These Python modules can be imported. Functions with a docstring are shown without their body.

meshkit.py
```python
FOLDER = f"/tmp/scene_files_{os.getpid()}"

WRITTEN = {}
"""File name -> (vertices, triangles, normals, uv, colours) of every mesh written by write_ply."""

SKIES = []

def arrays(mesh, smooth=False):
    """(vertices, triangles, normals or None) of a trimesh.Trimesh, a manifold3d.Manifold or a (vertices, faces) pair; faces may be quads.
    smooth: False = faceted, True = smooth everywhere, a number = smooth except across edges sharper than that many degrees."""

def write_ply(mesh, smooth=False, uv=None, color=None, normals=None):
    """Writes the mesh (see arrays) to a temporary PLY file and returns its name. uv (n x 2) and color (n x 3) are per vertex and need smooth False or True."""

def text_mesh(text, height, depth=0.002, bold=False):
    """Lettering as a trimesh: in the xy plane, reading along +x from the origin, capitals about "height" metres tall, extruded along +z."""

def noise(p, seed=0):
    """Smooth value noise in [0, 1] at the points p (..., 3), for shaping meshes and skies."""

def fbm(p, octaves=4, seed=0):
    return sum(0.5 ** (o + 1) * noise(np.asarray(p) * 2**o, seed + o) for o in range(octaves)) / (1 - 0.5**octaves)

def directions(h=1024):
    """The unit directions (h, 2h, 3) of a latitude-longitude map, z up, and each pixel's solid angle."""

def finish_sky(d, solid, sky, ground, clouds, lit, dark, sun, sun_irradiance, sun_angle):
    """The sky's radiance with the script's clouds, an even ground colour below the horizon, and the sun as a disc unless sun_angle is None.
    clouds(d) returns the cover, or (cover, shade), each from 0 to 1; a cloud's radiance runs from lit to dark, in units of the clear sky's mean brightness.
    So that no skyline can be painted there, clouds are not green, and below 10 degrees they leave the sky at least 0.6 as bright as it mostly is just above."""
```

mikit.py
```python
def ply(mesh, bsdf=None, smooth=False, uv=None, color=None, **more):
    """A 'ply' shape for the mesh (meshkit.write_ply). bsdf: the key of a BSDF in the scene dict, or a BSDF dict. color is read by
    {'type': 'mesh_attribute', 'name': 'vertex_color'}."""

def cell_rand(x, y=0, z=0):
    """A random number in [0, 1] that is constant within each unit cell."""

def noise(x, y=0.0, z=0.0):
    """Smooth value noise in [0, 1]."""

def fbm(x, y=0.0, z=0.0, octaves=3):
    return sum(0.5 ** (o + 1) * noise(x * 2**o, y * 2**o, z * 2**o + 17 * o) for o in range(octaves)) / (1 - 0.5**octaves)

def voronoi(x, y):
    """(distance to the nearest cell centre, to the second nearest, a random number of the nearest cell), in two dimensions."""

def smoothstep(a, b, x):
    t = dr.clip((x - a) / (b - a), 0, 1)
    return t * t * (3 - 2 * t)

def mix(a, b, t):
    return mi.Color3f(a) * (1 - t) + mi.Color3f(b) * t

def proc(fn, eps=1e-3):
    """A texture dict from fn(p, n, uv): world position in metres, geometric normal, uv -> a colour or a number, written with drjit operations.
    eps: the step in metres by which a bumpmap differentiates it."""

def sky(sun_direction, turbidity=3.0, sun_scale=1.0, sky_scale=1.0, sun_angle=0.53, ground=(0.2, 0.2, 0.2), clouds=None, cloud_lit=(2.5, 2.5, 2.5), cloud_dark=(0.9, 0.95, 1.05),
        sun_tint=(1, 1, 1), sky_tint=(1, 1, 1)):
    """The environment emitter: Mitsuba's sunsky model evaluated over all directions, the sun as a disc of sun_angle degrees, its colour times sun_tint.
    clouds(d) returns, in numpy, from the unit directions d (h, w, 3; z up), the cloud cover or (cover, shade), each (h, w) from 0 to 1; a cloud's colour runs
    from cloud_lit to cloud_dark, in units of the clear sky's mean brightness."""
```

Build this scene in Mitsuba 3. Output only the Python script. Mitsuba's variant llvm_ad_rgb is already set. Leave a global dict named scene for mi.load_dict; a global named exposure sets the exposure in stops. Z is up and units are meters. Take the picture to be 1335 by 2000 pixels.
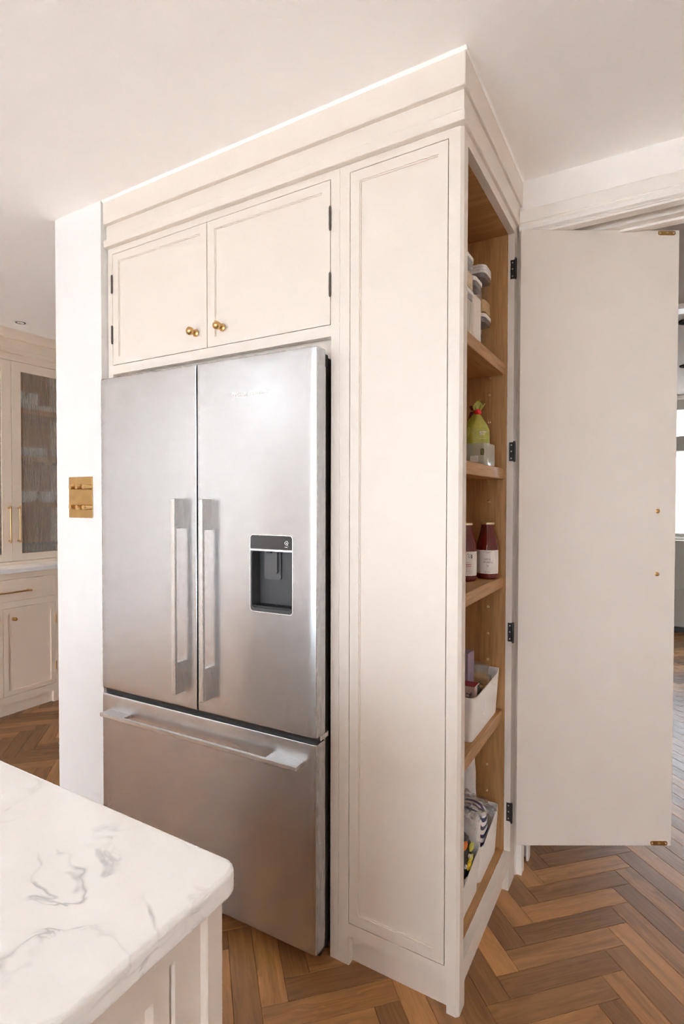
import math, random
import numpy as np, trimesh, mitsuba as mi, mikit, meshkit
import drjit as dr
from manifold3d import Manifold
from shapely.geometry import Polygon, box as sbox, Point, LineString
from shapely.ops import unary_union
from mikit import noise, fbm, voronoi, cell_rand, smoothstep, mix
T = mi.ScalarTransform4f
rng = np.random.default_rng(7)
scene, labels = {}, {}

# ------------------------------------------------------------------ camera, sky, exposure
exposure = 5.78
CAM = np.array([0.4394, -1.3675, 1.3542]); F = 1066.4
fw = np.array([-0.50209304, 0.8646008, -0.01918614]); rt = np.array([0.86474011, 0.50221604, 0.00189585]); up = np.array([-0.01127474, 0.01563913, 0.99981413])
scene['camera'] = {'type': 'perspective', 'fov': 2 * math.degrees(math.atan(667.5 / F)), 'fov_axis': 'x', 'near_clip': 0.02, 'far_clip': 200.0,
                   'to_world': T().look_at(origin=CAM.tolist(), target=(CAM + fw).tolist(), up=up.tolist())}
def overcast(d):
    n = meshkit.fbm(d * 3.0 + 5.0, 4, 3)
    return np.full(d.shape[:2], 1.0), np.clip((n - 0.35) * 1.6, 0, 1) * 0.6
scene['sky'] = mikit.sky((-0.55, -0.6, 0.6), turbidity=4.0, sun_scale=0.0, sky_scale=1.0, ground=(0.5, 0.49, 0.47), clouds=overcast,
                         cloud_lit=(1.46, 1.6, 1.76), cloud_dark=(1.12, 1.22, 1.36))

# ------------------------------------------------------------------ helpers
def entry(key, mesh, mat, smooth=False, **k):
    base, n = key, 0
    while key in scene:
        n += 1; key = f'{base}_{n:03d}'
    scene[key] = mikit.ply(mesh, mat, smooth=smooth, **k)
    return key
def tag(key, label=None, cat=None, group=None, kind=None):
    d = labels.setdefault(key, {})
    for a, b in (('label', label), ('category', cat), ('group', group), ('kind', kind)):
        if b: d[a] = b
    return key
def name_thing(base):
    k, n = base, 0
    while k in labels or k in scene or any(s.startswith(k + '__') for s in scene):
        n += 1; k = f'{base}_{n:03d}'
    return k
def thing(base, label, cat, group=None):
    return tag(name_thing(base), label, cat, group)
def part(root, name, mesh, mat, smooth=False, label=None, kind=None, **k):
    key = entry(root + '__' + name, mesh, mat, smooth, **k)
    if label or kind: tag(key, label, None, None, kind)
    return key
def struct(name, mesh, mat, label, cat, smooth=False):
    return tag(entry(name, mesh, mat, smooth), label, cat, None, 'structure')
def bx(x0, x1, y0, y1, z0, z1, b=0.0):
    if b <= 0:
        return trimesh.creation.box(bounds=[[x0, y0, z0], [x1, y1, z1]])
    c = np.array([(x0 + x1) / 2, (y0 + y1) / 2, (z0 + z1) / 2]); h = np.array([x1 - x0, y1 - y0, z1 - z0]) / 2
    b = min(b, h.min() * .9); P = []
    for s in np.ndindex(2, 2, 2):
        s = np.array(s) * 2 - 1
        for k in range(3):
            q = h - b; q[k] = h[k]; P.append(c + s * q)
    return man(Manifold.hull_points(np.array(P)))
def man(m):
    q = m.to_mesh()
    return trimesh.Trimesh(np.array(q.vert_properties)[:, :3], np.array(q.tri_verts), process=False)
def tomf(t):
    import manifold3d
    t = t.copy(); t.merge_vertices()
    return Manifold(manifold3d.Mesh(np.asarray(t.vertices, np.float32), np.asarray(t.faces, np.uint32)))
def cat(*m):
    return trimesh.util.concatenate([x for x in m])
AX = {'xz': np.array([[1, 0, 0], [0, 0, 1], [0, 1, 0]]), 'yz': np.array([[0, 0, 1], [1, 0, 0], [0, 1, 0]]), 'xy': np.eye(3, dtype=int)}
def ext(poly, plane, a0, a1):
    """extrude a shapely polygon lying in the plane (xz: along y, yz: along x, xy: along z) from a0 to a1"""
    g = [trimesh.creation.extrude_polygon(p, a1 - a0, engine='earcut') for p in getattr(poly, 'geoms', [poly])]
    m = cat(*g); v = m.vertices + [0, 0, a0]
    M = AX[plane]; w = v @ M.T.astype(float)
    f = m.faces
    if np.linalg.det(M) < 0: f = f[:, ::-1]
    return trimesh.Trimesh(w, f, process=False)
def rect(a0, a1, b0, b1): return sbox(a0, b0, a1, b1)
def rrect(a0, a1, b0, b1, r): return sbox(a0 + r, b0 + r, a1 - r, b1 - r).buffer(r, quad_segs=6)
def lathe(profile, n=28):
    return trimesh.creation.revolve(np.array(profile, float), sections=n)
def cyl(p0, p1, r, n=16):
    return trimesh.creation.cylinder(radius=r, segment=[p0, p1], sections=n)
def tube(pts, r, n=10):
    m = []
    for a, b in zip(pts[:-1], pts[1:]): m.append(Manifold.hull_points(np.vstack([ball(a, r, n), ball(b, r, n)])))
    u = m[0]
    for x in m[1:]: u = u + x
    return man(u)
def ball(c, r, n=10):
    s = trimesh.creation.icosphere(subdivisions=2 if n > 8 else 1, radius=r)
    return s.vertices + np.array(c)
def axis_part(root, name, mesh, mat, **k):
    """a part with uv along its faces and edges kept sharp between the six facing directions (needed by the brushed steel)"""
    mesh = mesh.copy(); mesh.merge_vertices(); n = mesh.face_normals; g = np.argmax(np.abs(n), 1) * 2 + (n[np.arange(len(n)), np.argmax(np.abs(n), 1)] > 0)
    V, Fc, UV, o = [], [], [], 0
    for q in range(6):
        f = mesh.faces[g == q]
        if not len(f): continue
        ids, inv = np.unique(f, return_inverse=True); v = mesh.vertices[ids]
        V.append(v); Fc.append(inv.reshape(f.shape) + o); o += len(v)
        UV.append(v[:, {0: [1, 2], 1: [0, 2], 2: [0, 1]}[q // 2]])
    return part(root, name, trimesh.Trimesh(np.vstack(V), np.vstack(Fc), process=False), mat, True, uv=np.vstack(UV), **k)
def moved(m, t=(0, 0, 0), rz=0, ry=0, rx=0, s=1):
    m = m.copy()
    if s != 1: m.apply_scale(s)
    for a, ax in ((rx, [1, 0, 0]), (ry, [0, 1, 0]), (rz, [0, 0, 1])):
        if a: m.apply_transform(trimesh.transformations.rotation_matrix(math.radians(a), ax))
    m.apply_translation(t); return m
def project(P):
    d = np.atleast_2d(P) - CAM; z = d @ fw
    return 667.5 + F * (d @ rt) / z, 1000 - F * (d @ up) / z, z

# ------------------------------------------------------------------ materials
def tex(fn, eps=1e-3): return mikit.proc(fn, eps)
def mat(key, color, rough=.5, **k):
    c = color if isinstance(color, dict) else {'type': 'rgb', 'value': list(color)}
    scene[key] = {'type': 'twosided', 'bsdf': {'type': 'principled', 'base_color': c, 'roughness': rough, **k}}
mat('mat_paint', (.690, .628, .565), .42, specular=.4)
mat('mat_wall', (.82, .79, .76), .75, specular=.2)
mat('mat_pier', (.74, .735, .725), .7, specular=.2)
mat('mat_ceiling', (.93, .91, .885), .85, specular=.1)
mat('mat_trim', (.78, .74, .69), .4, specular=.4)
mat('mat_caulk', (.93, .92, .90), .4)
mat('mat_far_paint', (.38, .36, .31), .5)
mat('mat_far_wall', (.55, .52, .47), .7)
mat('mat_paint_warm_light', (.83, .71, .59), .42, specular=.4)  # putty paint lifted and warmed: the warm light on the dresser is in the colour
mat('mat_black', (.012, .012, .013), .45)
mat('mat_dark', (.035, .032, .03), .5)
mat('mat_charcoal', (.05, .052, .055), .38)
mat('mat_charcoal_dark', (.018, .018, .02), .4)
mat('mat_lever', (.085, .088, .092), .3)
mat('mat_matte_black', (.02, .018, .016), .95, specular=.05)  # dull near-black finish of the two far ceiling fittings
mat('mat_screen', (.008, .009, .012), .06, specular=.7, clearcoat=1.0)
mat('mat_bronze', (.10, .085, .07), .42, metallic=.5)
mat('mat_white_plastic', (.80, .79, .77), .35)
mat('mat_white_bag', (.75, .74, .73), .3)
mat('mat_grey_seal', (.16, .155, .165), .5)
mat('mat_label', (.78, .75, .71), .6)
mat('mat_print', (.05, .04, .045), .6)
mat('mat_print_red', (.45, .12, .13), .6)
mat('mat_print_grey', (.45, .43, .42), .6)
mat('mat_sauce', (.12, .010, .005), .05, specular=.5)
mat('mat_gold', (.74, .62, .42), .3, metallic=1.0)
mat('mat_screw', (.6, .58, .54), .35, metallic=1.0)
mat('mat_flour', (.80, .74, .67), .8)
mat('mat_grain', tex(lambda p, n, uv: mix((.42, .27, .13), (.66, .47, .27), noise(p.x * 300, p.y * 300, p.z * 300))), .8)
mat('mat_pasta', tex(lambda p, n, uv: mix((.30, .26, .18), (.62, .56, .44), noise(p.x * 120, p.y * 120, p.z * 18))), .7)
mat('mat_green', tex(lambda p, n, uv: mix((.30, .30, .035), (.52, .50, .09), fbm(p.x * 40, p.y * 40, p.z * 40))), .28, specular=.6)
mat('mat_green_leaf', (.45, .46, .10), .35)
mat('mat_green_dark', (.10, .10, .02), .4)
mat('mat_red', (.75, .03, .04), .3)
mat('mat_dark_red', (.10, .008, .01), .4)
mat('mat_purple', tex(lambda p, n, uv: mix((.24, .18, .25), (.36, .29, .37), noise(p.x * 700, p.y * 700, p.z * 700))), .5)
mat('mat_pinkbox', (.58, .42, .38), .5)
mat('mat_maroon', (.22, .02, .025), .45)
mat('mat_nuts', tex(lambda p, n, uv: mix((.38, .19, .06), (.78, .50, .22), fbm(p.x * 90, p.y * 90, p.z * 90))), .6)
mat('mat_navy', (.012, .02, .10), .3)
mat('mat_yellow', (.85, .62, .04), .35)
mat('mat_yellow_green', (.72, .70, .12), .35)
mat('mat_orange', (.75, .20, .03), .35)
mat('mat_lilac_film', (.52, .42, .40), .2, specular=.7)
mat('mat_porcelain', (.86, .85, .82), .15, specular=.6)
mat('mat_basket', (.23, .24, .20), .3, metallic=.5)
mat('mat_lamp', (.85, .84, .82), .4)
mat('mat_patio', (.82, .80, .76), .8)

def brass_fn(p, n, uv):
    s = fbm(p.x * 30, p.y * 30, p.z * 30)
    return mix((.46, .28, .11), (.60, .39, .17), s)
mat('mat_brass', tex(brass_fn), .34, metallic=1.0)
mat('mat_brass_knob', (.66, .42, .18), .28, metallic=1.0)

def oak(p, long):
    a, b, c = {'z': (p.x, p.y, p.z), 'y': (p.x, p.z, p.y), 'x': (p.y, p.z, p.x)}[long]
    w = fbm(a * 14, b * 14, c * 1.6) * 1.2
    g = fbm(a * 60 + w * 3, b * 60 + w * 3, c * 3)
    fine = noise(a * 420, b * 420, c * 14)
    t = dr.clip(g * .75 + fine * .35 - .1, 0, 1)
    return mix((.29, .138, .048), (.54, .315, .135), t)
for ax_ in 'zyx':
    mat('mat_oak_' + ax_, tex(lambda p, n, uv, L=ax_: oak(p, L)), .45, specular=.4)
mat('mat_dresser_back', tex(lambda p, n, uv: oak(p, 'z') * 1.25), .6)

def board_fn(p, n, uv):
    i = dr.floor(uv.x / 10.0)
    u, v = uv.x, uv.y
    r, r2 = cell_rand(i, 3, 1), cell_rand(i, 7, 5)
    ring = fbm(u * 3.2 + r * 31, v * 34 + fbm(u * 5, v * 10, r * 9) * 4.0, r2 * 20)
    lines = noise(u * 7, v * 240 + ring * 10, r * 40)
    pores = noise(u * 45, v * 900, r2 * 60)
    t = dr.clip(ring * .55 + lines * .30 + pores * .18, 0, 1)
    base = mix((.145, .064, .023), (.50, .255, .098), t)
    tone = mix((.50, .49, .52), (1.45, 1.47, 1.42), r * r * .75 + r2 * .25)
    return base * tone
def board_rough(p, n, uv):
    return .30 + .12 * noise(uv.x * 12, uv.y * 200)
mat('mat_board', tex(board_fn), tex(board_rough), specular=.5)
mat('mat_subfloor', (.05, .025, .012), .8)

def quartz_fn(p, n, uv):
    x, y, z = p.x * 1.0, p.y * 1.0, p.z * 2
    w1 = fbm(x * 9, y * 9, z * 9, 4) - .5; w2 = fbm(x * 9 + 40, y * 9, z * 9, 4) - .5
    a = fbm(x * 10 + w1 * 2.6, y * 10 + w2 * 2.6, z * 9, 5)
    ridge = 1 - dr.clip(dr.abs(a - .5) * 30, 0, 1)
    broad = 1 - dr.clip(dr.abs(a - .5) * 8, 0, 1)
    m = smoothstep(.48, .66, fbm(x * 10 + 3.7, y * 10 + 8.1, z, 3))
    dash = smoothstep(.40, .75, noise(x * 55, y * 55, z * 55))
    k = dr.clip(ridge * ridge * (.25 + .75 * dash) * m * .62 + broad * m * .05, 0, 1)
    return mix((.875, .88, .875), (.36, .37, .39), k)
mat('mat_quartz', tex(quartz_fn), .14, specular=.5)

def steel(key, col, au, av):
    scene[key] = {'type': 'twosided', 'bsdf': {'type': 'roughconductor', 'material': 'none', 'distribution': 'ggx', 'alpha_u': au, 'alpha_v': av, 'specular_reflectance': {'type': 'rgb', 'value': list(col)}}}
steel('mat_steel', (.60, .615, .635), .04, .12)
steel('mat_steel_handle', (.74, .735, .725), .16, .16)
steel('mat_steel_bright', (.9, .9, .9), .12, .12)
scene['mat_clear'] = {'type': 'thindielectric', 'int_ior': 1.25}
scene['mat_pane'] = {'type': 'thindielectric', 'int_ior': 1.5}
scene['mat_frost'] = {'type': 'blendbsdf', 'weight': .55, 'a': {'type': 'thindielectric', 'int_ior': 1.3}, 'b': {'type': 'twosided', 'bsdf': {'type': 'principled', 'base_color': {'type': 'rgb', 'value': [.62, .60, .55]}, 'roughness': .4}}}
scene['mat_film'] = {'type': 'blendbsdf', 'weight': .035, 'a': {'type': 'thindielectric', 'int_ior': 1.5}, 'b': {'type': 'twosided', 'bsdf': {'type': 'principled', 'base_color': {'type': 'rgb', 'value': [.8, .76, .74]}, 'roughness': .15, 'specular': .8}}}
scene['mat_reeded'] = {'type': 'blendbsdf', 'weight': .38, 'a': {'type': 'thindielectric', 'int_ior': 1.5}, 'b': {'type': 'twosided', 'bsdf': {'type': 'principled', 'base_color': {'type': 'rgb', 'value': [.50, .44, .38]}, 'roughness': .12, 'specular': .8}}}
scene['mat_bottle_glass'] = {'type': 'dielectric', 'int_ior': 1.45}

# ------------------------------------------------------------------ room shell
H = 2.485
K = dict
mat('mat_ceiling_shaded', (.42, .38, .34), .8)  # darker copy of the ceiling paint, dimness of the far room put into the colour
struct('ceiling', bx(-1.677, 3.5, .76, 5.65, H - .004, H), 'mat_ceiling_shaded', 'ceiling of the far room, its dimness painted in as brown grey', 'ceiling')
struct('ceiling', ext(rect(-3.75, 3.5, -5.2, 5.65).difference(rect(-3.3, -2.3, -3.7, -2.95)), 'xy', H, H + .1), 'mat_ceiling', 'smooth pale ceiling over the kitchen and the rooms beyond', 'ceiling')
struct('floor', bx(-3.75, 3.5, -5.2, 5.65, -.06, -.0125), 'mat_subfloor', 'warm brown oak floor laid in herringbone blocks', 'floor')
struct('wall_left', bx(-3.76, -3.64, -5.2, 5.65, -.06, H), 'mat_wall', 'plain light wall behind the glazed dresser', 'wall')
wb = rect(-3.64, 2.7, -.06, H).difference(unary_union([rect(-2.45, 1.15, .02, 2.38)]))
struct('wall_back', ext(wb, 'xz', -5.2, -5.06), 'mat_wall', 'wall with wide garden doors behind the camera', 'wall')
struct('wall_right', bx(2.6, 2.72, -5.2, .617, -.06, H), 'mat_wall', 'plain wall on the right side of the kitchen', 'wall')
struct('wall_pier', cat(bx(-1.677, -1.392, -.028, .64, -.06, H), bx(-1.677, -1.5, .64, 5.65, -.06, H)), 'mat_pier', 'bright white wall pier left of the refrigerator cabinet, carrying the brass dimmer plate', 'wall')
wh = rect(-1.5, 2.72, -.06, H).difference(rect(-.06, 1.8, -.1, 2.34))
struct('wall_front', ext(wh, 'xz', .64, .775), 'mat_wall', 'pale wall above the wide doorway right of the tall cabinet', 'wall')
struct('wall_rear', bx(-3.64, -1.677, 3.4, 3.5, -.06, H), 'mat_wall', 'end wall of the room with the dresser', 'wall')
wf = rect(-1.5, 3.4, -.06, H).difference(rect(.05, 1.95, .977, 2.344))
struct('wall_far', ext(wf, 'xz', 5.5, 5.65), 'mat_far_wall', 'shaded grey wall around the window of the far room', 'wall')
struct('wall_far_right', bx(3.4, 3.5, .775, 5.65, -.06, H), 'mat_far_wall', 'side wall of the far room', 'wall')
# garden doors behind the camera and at the left: frames only, out of the picture
def glazed(name, plane, a0, a1, z0, z1, d0, d1, n, label, matk='mat_trim', z2=()):
    w = .055; P = [rect(a0, a1, z0, z1).difference(rect(a0 + w, a1 - w, z0 + w, z1 - w))]
    for i in range(1, n): c = a0 + (a1 - a0) * i / n; P.append(rect(c - .035, c + .035, z0, z1))
    for q0, q1 in z2: P.append(rect(a0, a1, q0, q1))
    return tag(entry(name + '__frame', ext(unary_union(P), plane, d0, d1), matk), None) and tag(name, label, 'window', None, 'structure')
glazed('window_2', 'xz', -2.45, 1.15, .02, 2.38, -5.17, -5.1, 4, 'wide glazed garden doors behind the camera')
struct('patio', bx(-30, 30, -30, 30, -.35, -.30), 'mat_patio', 'pale paving outside the doors', 'paving')
# far window
w1 = 'window_1'
tag(w1, 'bright sash window with a grey transom in the far room', 'window', None, 'structure')
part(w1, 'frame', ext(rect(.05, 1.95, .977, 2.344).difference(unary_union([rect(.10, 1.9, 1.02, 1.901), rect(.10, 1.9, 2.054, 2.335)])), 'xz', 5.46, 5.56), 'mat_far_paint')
part(w1, 'sash', ext(rect(.10, 1.9, 1.0, 1.903).difference(unary_union([rect(.13, .99, 1.0, 1.895), rect(1.01, 1.87, 1.0, 1.895)])), 'xz', 5.49, 5.54), 'mat_trim')
part(w1, 'pane', bx(.12, 1.88, 5.516, 5.519, 1.0, 1.90), 'mat_pane')
part(w1, 'pane', bx(.12, 1.88, 5.516, 5.519, 2.05, 2.337), 'mat_pane')
part(w1, 'sill', bx(0, 2.0, 5.40, 5.5, .955, .985, .006), 'mat_trim')
ws = thing('window_seat', 'low grey panelled cupboard under the window of the far room', 'cupboard')
part(ws, 'body', cat(bx(-.1, 2.1, 5.28, 5.49, .06, .93), bx(-.1, 2.1, 5.27, 5.49, .93, .955)), 'mat_far_paint')
for i in range(4):
    part(ws, 'door', ext(rect(-.08 + i * .54, .44 + i * .54, .38, .78).difference(rect(0 + i * .54, .36 + i * .54, .45, .71)), 'xz', 5.262, 5.28), 'mat_far_paint')
part(ws, 'plinth', bx(-.1, 2.1, 5.30, 5.49, 0, .06), 'mat_dark')
struct('trim_1', cat(bx(-1.4, 3.4, 2.28, 2.40, H - .035, H - .005, .008), bx(-1.4, 3.4, 5.38, 5.5, H - .05, H - .005, .01)), 'mat_trim', 'ceiling bead and cornice of the far room', 'trim')
for i, (x, y) in enumerate(((.58, 2.66), (.62, 3.96))):
    t = thing('ceiling_downlight', ['nearer dark round downlight in the ceiling of the far room', 'farther dark round downlight in the ceiling of the far room'][i], 'ceiling light', 'downlights in the far room')
    part(t, 'ring', moved(lathe([(.03, .0), (.03, .012), (.05, .012), (.05, 0.0), (.03, 0)]), (x, y, H - .015)), 'mat_matte_black', 30)
    part(t, 'lens', moved(lathe([(0, 0), (.031, 0), (.031, .004), (0, .004)]), (x, y, H - .010)), 'mat_matte_black', 30)
t = thing('ceiling_downlight', 'small white round downlight in the ceiling above the dresser', 'ceiling light')
part(t, 'ring', moved(lathe([(.030, .0005), (.040, 0), (.046, .002), (.046, .0035), (.030, .0035), (.030, .0005)]), (-3.07, .62, H - .0035)), 'mat_lamp', 30)
part(t, 'lens', moved(lathe([(0, 0), (.030, 0), (.030, .003), (0, .003)]), (-3.07, .62, H - .0029)), 'mat_porcelain', 30)
part(t, 'recess_shade', moved(lathe([(.022, 0), (.030, 0), (.030, .001), (.022, .001), (.022, 0)]), (-3.07, .62, H - .0036)), 'mat_dark', 30)  # flat dark ring painted for the shade inside the recessed fitting

# doorway: architrave, lining, pocket-door slot
prof = [(.64, 2.368), (.604, 2.366), (.600, 2.3605), (.600, 2.3225), (.604, 2.3205), (.604, 2.318), (.594, 2.312), (.590, 2.302), (.594, 2.292), (.602, 2.2868), (.602, 2.2848), (.606, 2.2835), (.606, 2.2765), (.64, 2.2765)]
struct('trim_2', ext(Polygon([(a, b) for a, b in prof]), 'yz', .0095, 2.1), 'mat_trim', 'moulded pale architrave over the doorway', 'architrave')
struct('trim_3', cat(ext(rect(.688, .775, 2.2765, 2.34), 'yz', -.06, 1.8), ext(rect(.722, .740, 2.2690, 2.2765), 'yz', .02, 1.8)), 'mat_trim', 'stepped head lining of the doorway with a dark sliding door slot', 'door lining')
struct('trim_4', cat(bx(.0035, .0225, .648, .690, 0, 2.2765), bx(-.06, .0035, .6405, .690, 0, 2.2615), bx(-.06, .0285, .762, .775, 0, 2.2615, .002), bx(.0185, .0285, .740, .770, 0, 2.2615, .002), bx(1.8, 1.9, .60, .775, 0, 2.2765)), 'mat_trim', 'left jamb of the doorway beside the tall cabinet', 'door lining')

# ------------------------------------------------------------------ herringbone floor
L, Wd = .366, .0732
A_, D_ = np.array([1, 1]) / math.sqrt(2), np.array([1, -1]) / math.sqrt(2)
px_, py_ = 2 * L / math.sqrt(2), Wd * math.sqrt(2)
O0 = np.array([.0522, .3872])
def board_mesh(o, a, d, i, dz):
    g, b = .0004, .0012
    top = np.array([(g + b, g + b), (L - g - b, g + b), (L - g - b, Wd - g - b), (g + b, Wd - g - b)])
    mid = np.array([(g, g), (L - g, g), (L - g, Wd - g), (g, Wd - g)])
    st = np.vstack([top, mid, mid])
    z = np.array([0.] * 4 + [-.0011] * 4 + [-.013] * 4) + dz
    xy = o + st[:, :1] * a + st[:, 1:] * d
    v = np.column_stack([xy, z])
    f = [(0, 1, 2), (0, 2, 3)]
    for r in (0, 4):
        for k in range(4):
            p, q = r + k, r + (k + 1) % 4
            f += [(p, p + 4, q + 4), (p, q + 4, q)]
    f = np.array(f)
    if a[0] * d[1] - a[1] * d[0] < 0: f = f[:, ::-1]
    uv = np.column_stack([st[:, 0] + 10 * (i % 89) + 1, st[:, 1] + (i * 37 % 101) * .9])
    return v, f, uv
boards = []
for m in range(-8, 8):
    for k in range(-62, 62):
        for kind in (0, 1):
            o = O0 + np.array([m * px_, k * py_]) + (L * A_ if kind else 0)
            a, d = (D_, A_) if kind else (A_, D_)
            c = o + a * L / 2 + d * Wd / 2
            if not (-3.6 < c[0] < 3.3 and -4.95 < c[1] < 5.4): continue
            if -1.2 < c[0] < -.24 and .25 < c[1] < .42: continue
            boards.append((o, a, d, c, kind))
order = []
for j, (o, a, d, c, kind) in enumerate(boards):
    pts = np.array([np.append(o + s * L * a + t * Wd * d, 0) for s, t in ((0, 0), (1, 0), (1, 1), (0, 1), (.5, .5))])
    u, v, z = project(pts)
    area = 0
    if z.min() > .25 and ((u > -20) & (u < 1355) & (v > 0) & (v < 2020)).any():
        area = abs((u[2] - u[0]) * (v[3] - v[1]) - (u[3] - u[1]) * (v[2] - v[0])) / 2
        x, y = c
        hid = (x < -.1 and y > .02 and x > -1.65) or (x < .15 and y < -.8) or (u.max() < 470 and v.min() > 1560) or (u.min() > 120 and u.max() < 500 and v.max() < 1850)
        if y > .75 and u.max() < 1040: hid = True
        if v.max() < 1640 and 118 < u.min() and u.max() < 1314: hid = True
        if hid: area = 0
    order.append(area)
order = np.array(order); best = [int(j) for j in np.argsort(-order)[:300] if order[j] > 25]
bestset = set(best); rv, rf, ru, nv = [], [], [], 0
labels['floor']['label'] = 'warm brown oak floor laid in herringbone blocks'
for j, (o, a, d, c, kind) in enumerate(boards):
    v, f, uv = board_mesh(o, a, d, int(j * 61 + (j // 7) * 13), rng.uniform(-.0002, .0002))
    if j in bestset:
        part('floor', 'board', trimesh.Trimesh(v, f, process=False), 'mat_board', uv=uv)
    else:
        rv.append(v); rf.append(f + nv); ru.append(uv); nv += len(v)
part('floor', 'board_field', trimesh.Trimesh(np.vstack(rv), np.vstack(rf), process=False), 'mat_board', uv=np.vstack(ru), kind='stuff', label='herringbone blocks farther off')

# ------------------------------------------------------------------ refrigerator cabinet (surround with two cupboard doors)
def hinge_knuckle(x, y, z0, z1, r=.0036):
    return cat(cyl((x, y, z0), (x, y, z1), r, 12), cyl((x, y, z0 - .003), (x, y, z0), r * .7, 10), cyl((x, y, z1), (x, y, z1 + .003), r * .7, 10))
def knob_mesh(x, y, z):
    p = [(0, 0), (.0125, 0), (.0125, .002), (.010, .0035), (.0062, .006), (.0058, .012), (.0085, .016), (.0128, .021), (.0140, .027), (.0128, .0325), (.0085, .0365), (.003, .038), (0, .038)]
    return moved(lathe(p, 28), (x, y, z), rx=90)
def shaker(root, name, plane, o, i, f0, rec, th, m='mat_paint', bead=.003):
    """framed door: o outer and i inner rectangle (a0,a1,b0,b1), face at f0, panel set back by rec; depth runs to +"""
    fr = ext(rect(*o).difference(rect(*i)), plane, f0, f0 + th)
    pn = ext(rect(i[0] - .004, i[1] + .004, i[2] - .004, i[3] + .004), plane, f0 + rec, f0 + rec + .006)
    b = ext(rect(*i).difference(rect(i[0] + bead, i[1] - bead, i[2] + bead, i[3] - bead)), plane, f0 + rec * .5, f0 + rec)
    k = part(root, name, cat(fr, b), m)
    return k, part(k, 'panel', pn, m)
fc = thing('fridge_cabinet', 'putty painted cupboard surround with two doors above the steel refrigerator', 'cabinet')
face = unary_union([rect(-1.389, -.3640, 0, 2.33)]).difference(unary_union([rect(-1.3635, -.3940, 1.8685, 2.2885), rect(-1.362, -.3925, -.01, 1.8355)]))
part(fc, 'face_frame', ext(face, 'xz', 0, .022), 'mat_paint')
part(fc, 'side_panel', bx(-1.389, -1.3715, .0221, .612, 0, 2.30), 'mat_paint')
part(fc, 'side_panel', bx(-.3830, -.3645, .0221, .612, 0, 2.30), 'mat_paint')
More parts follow.
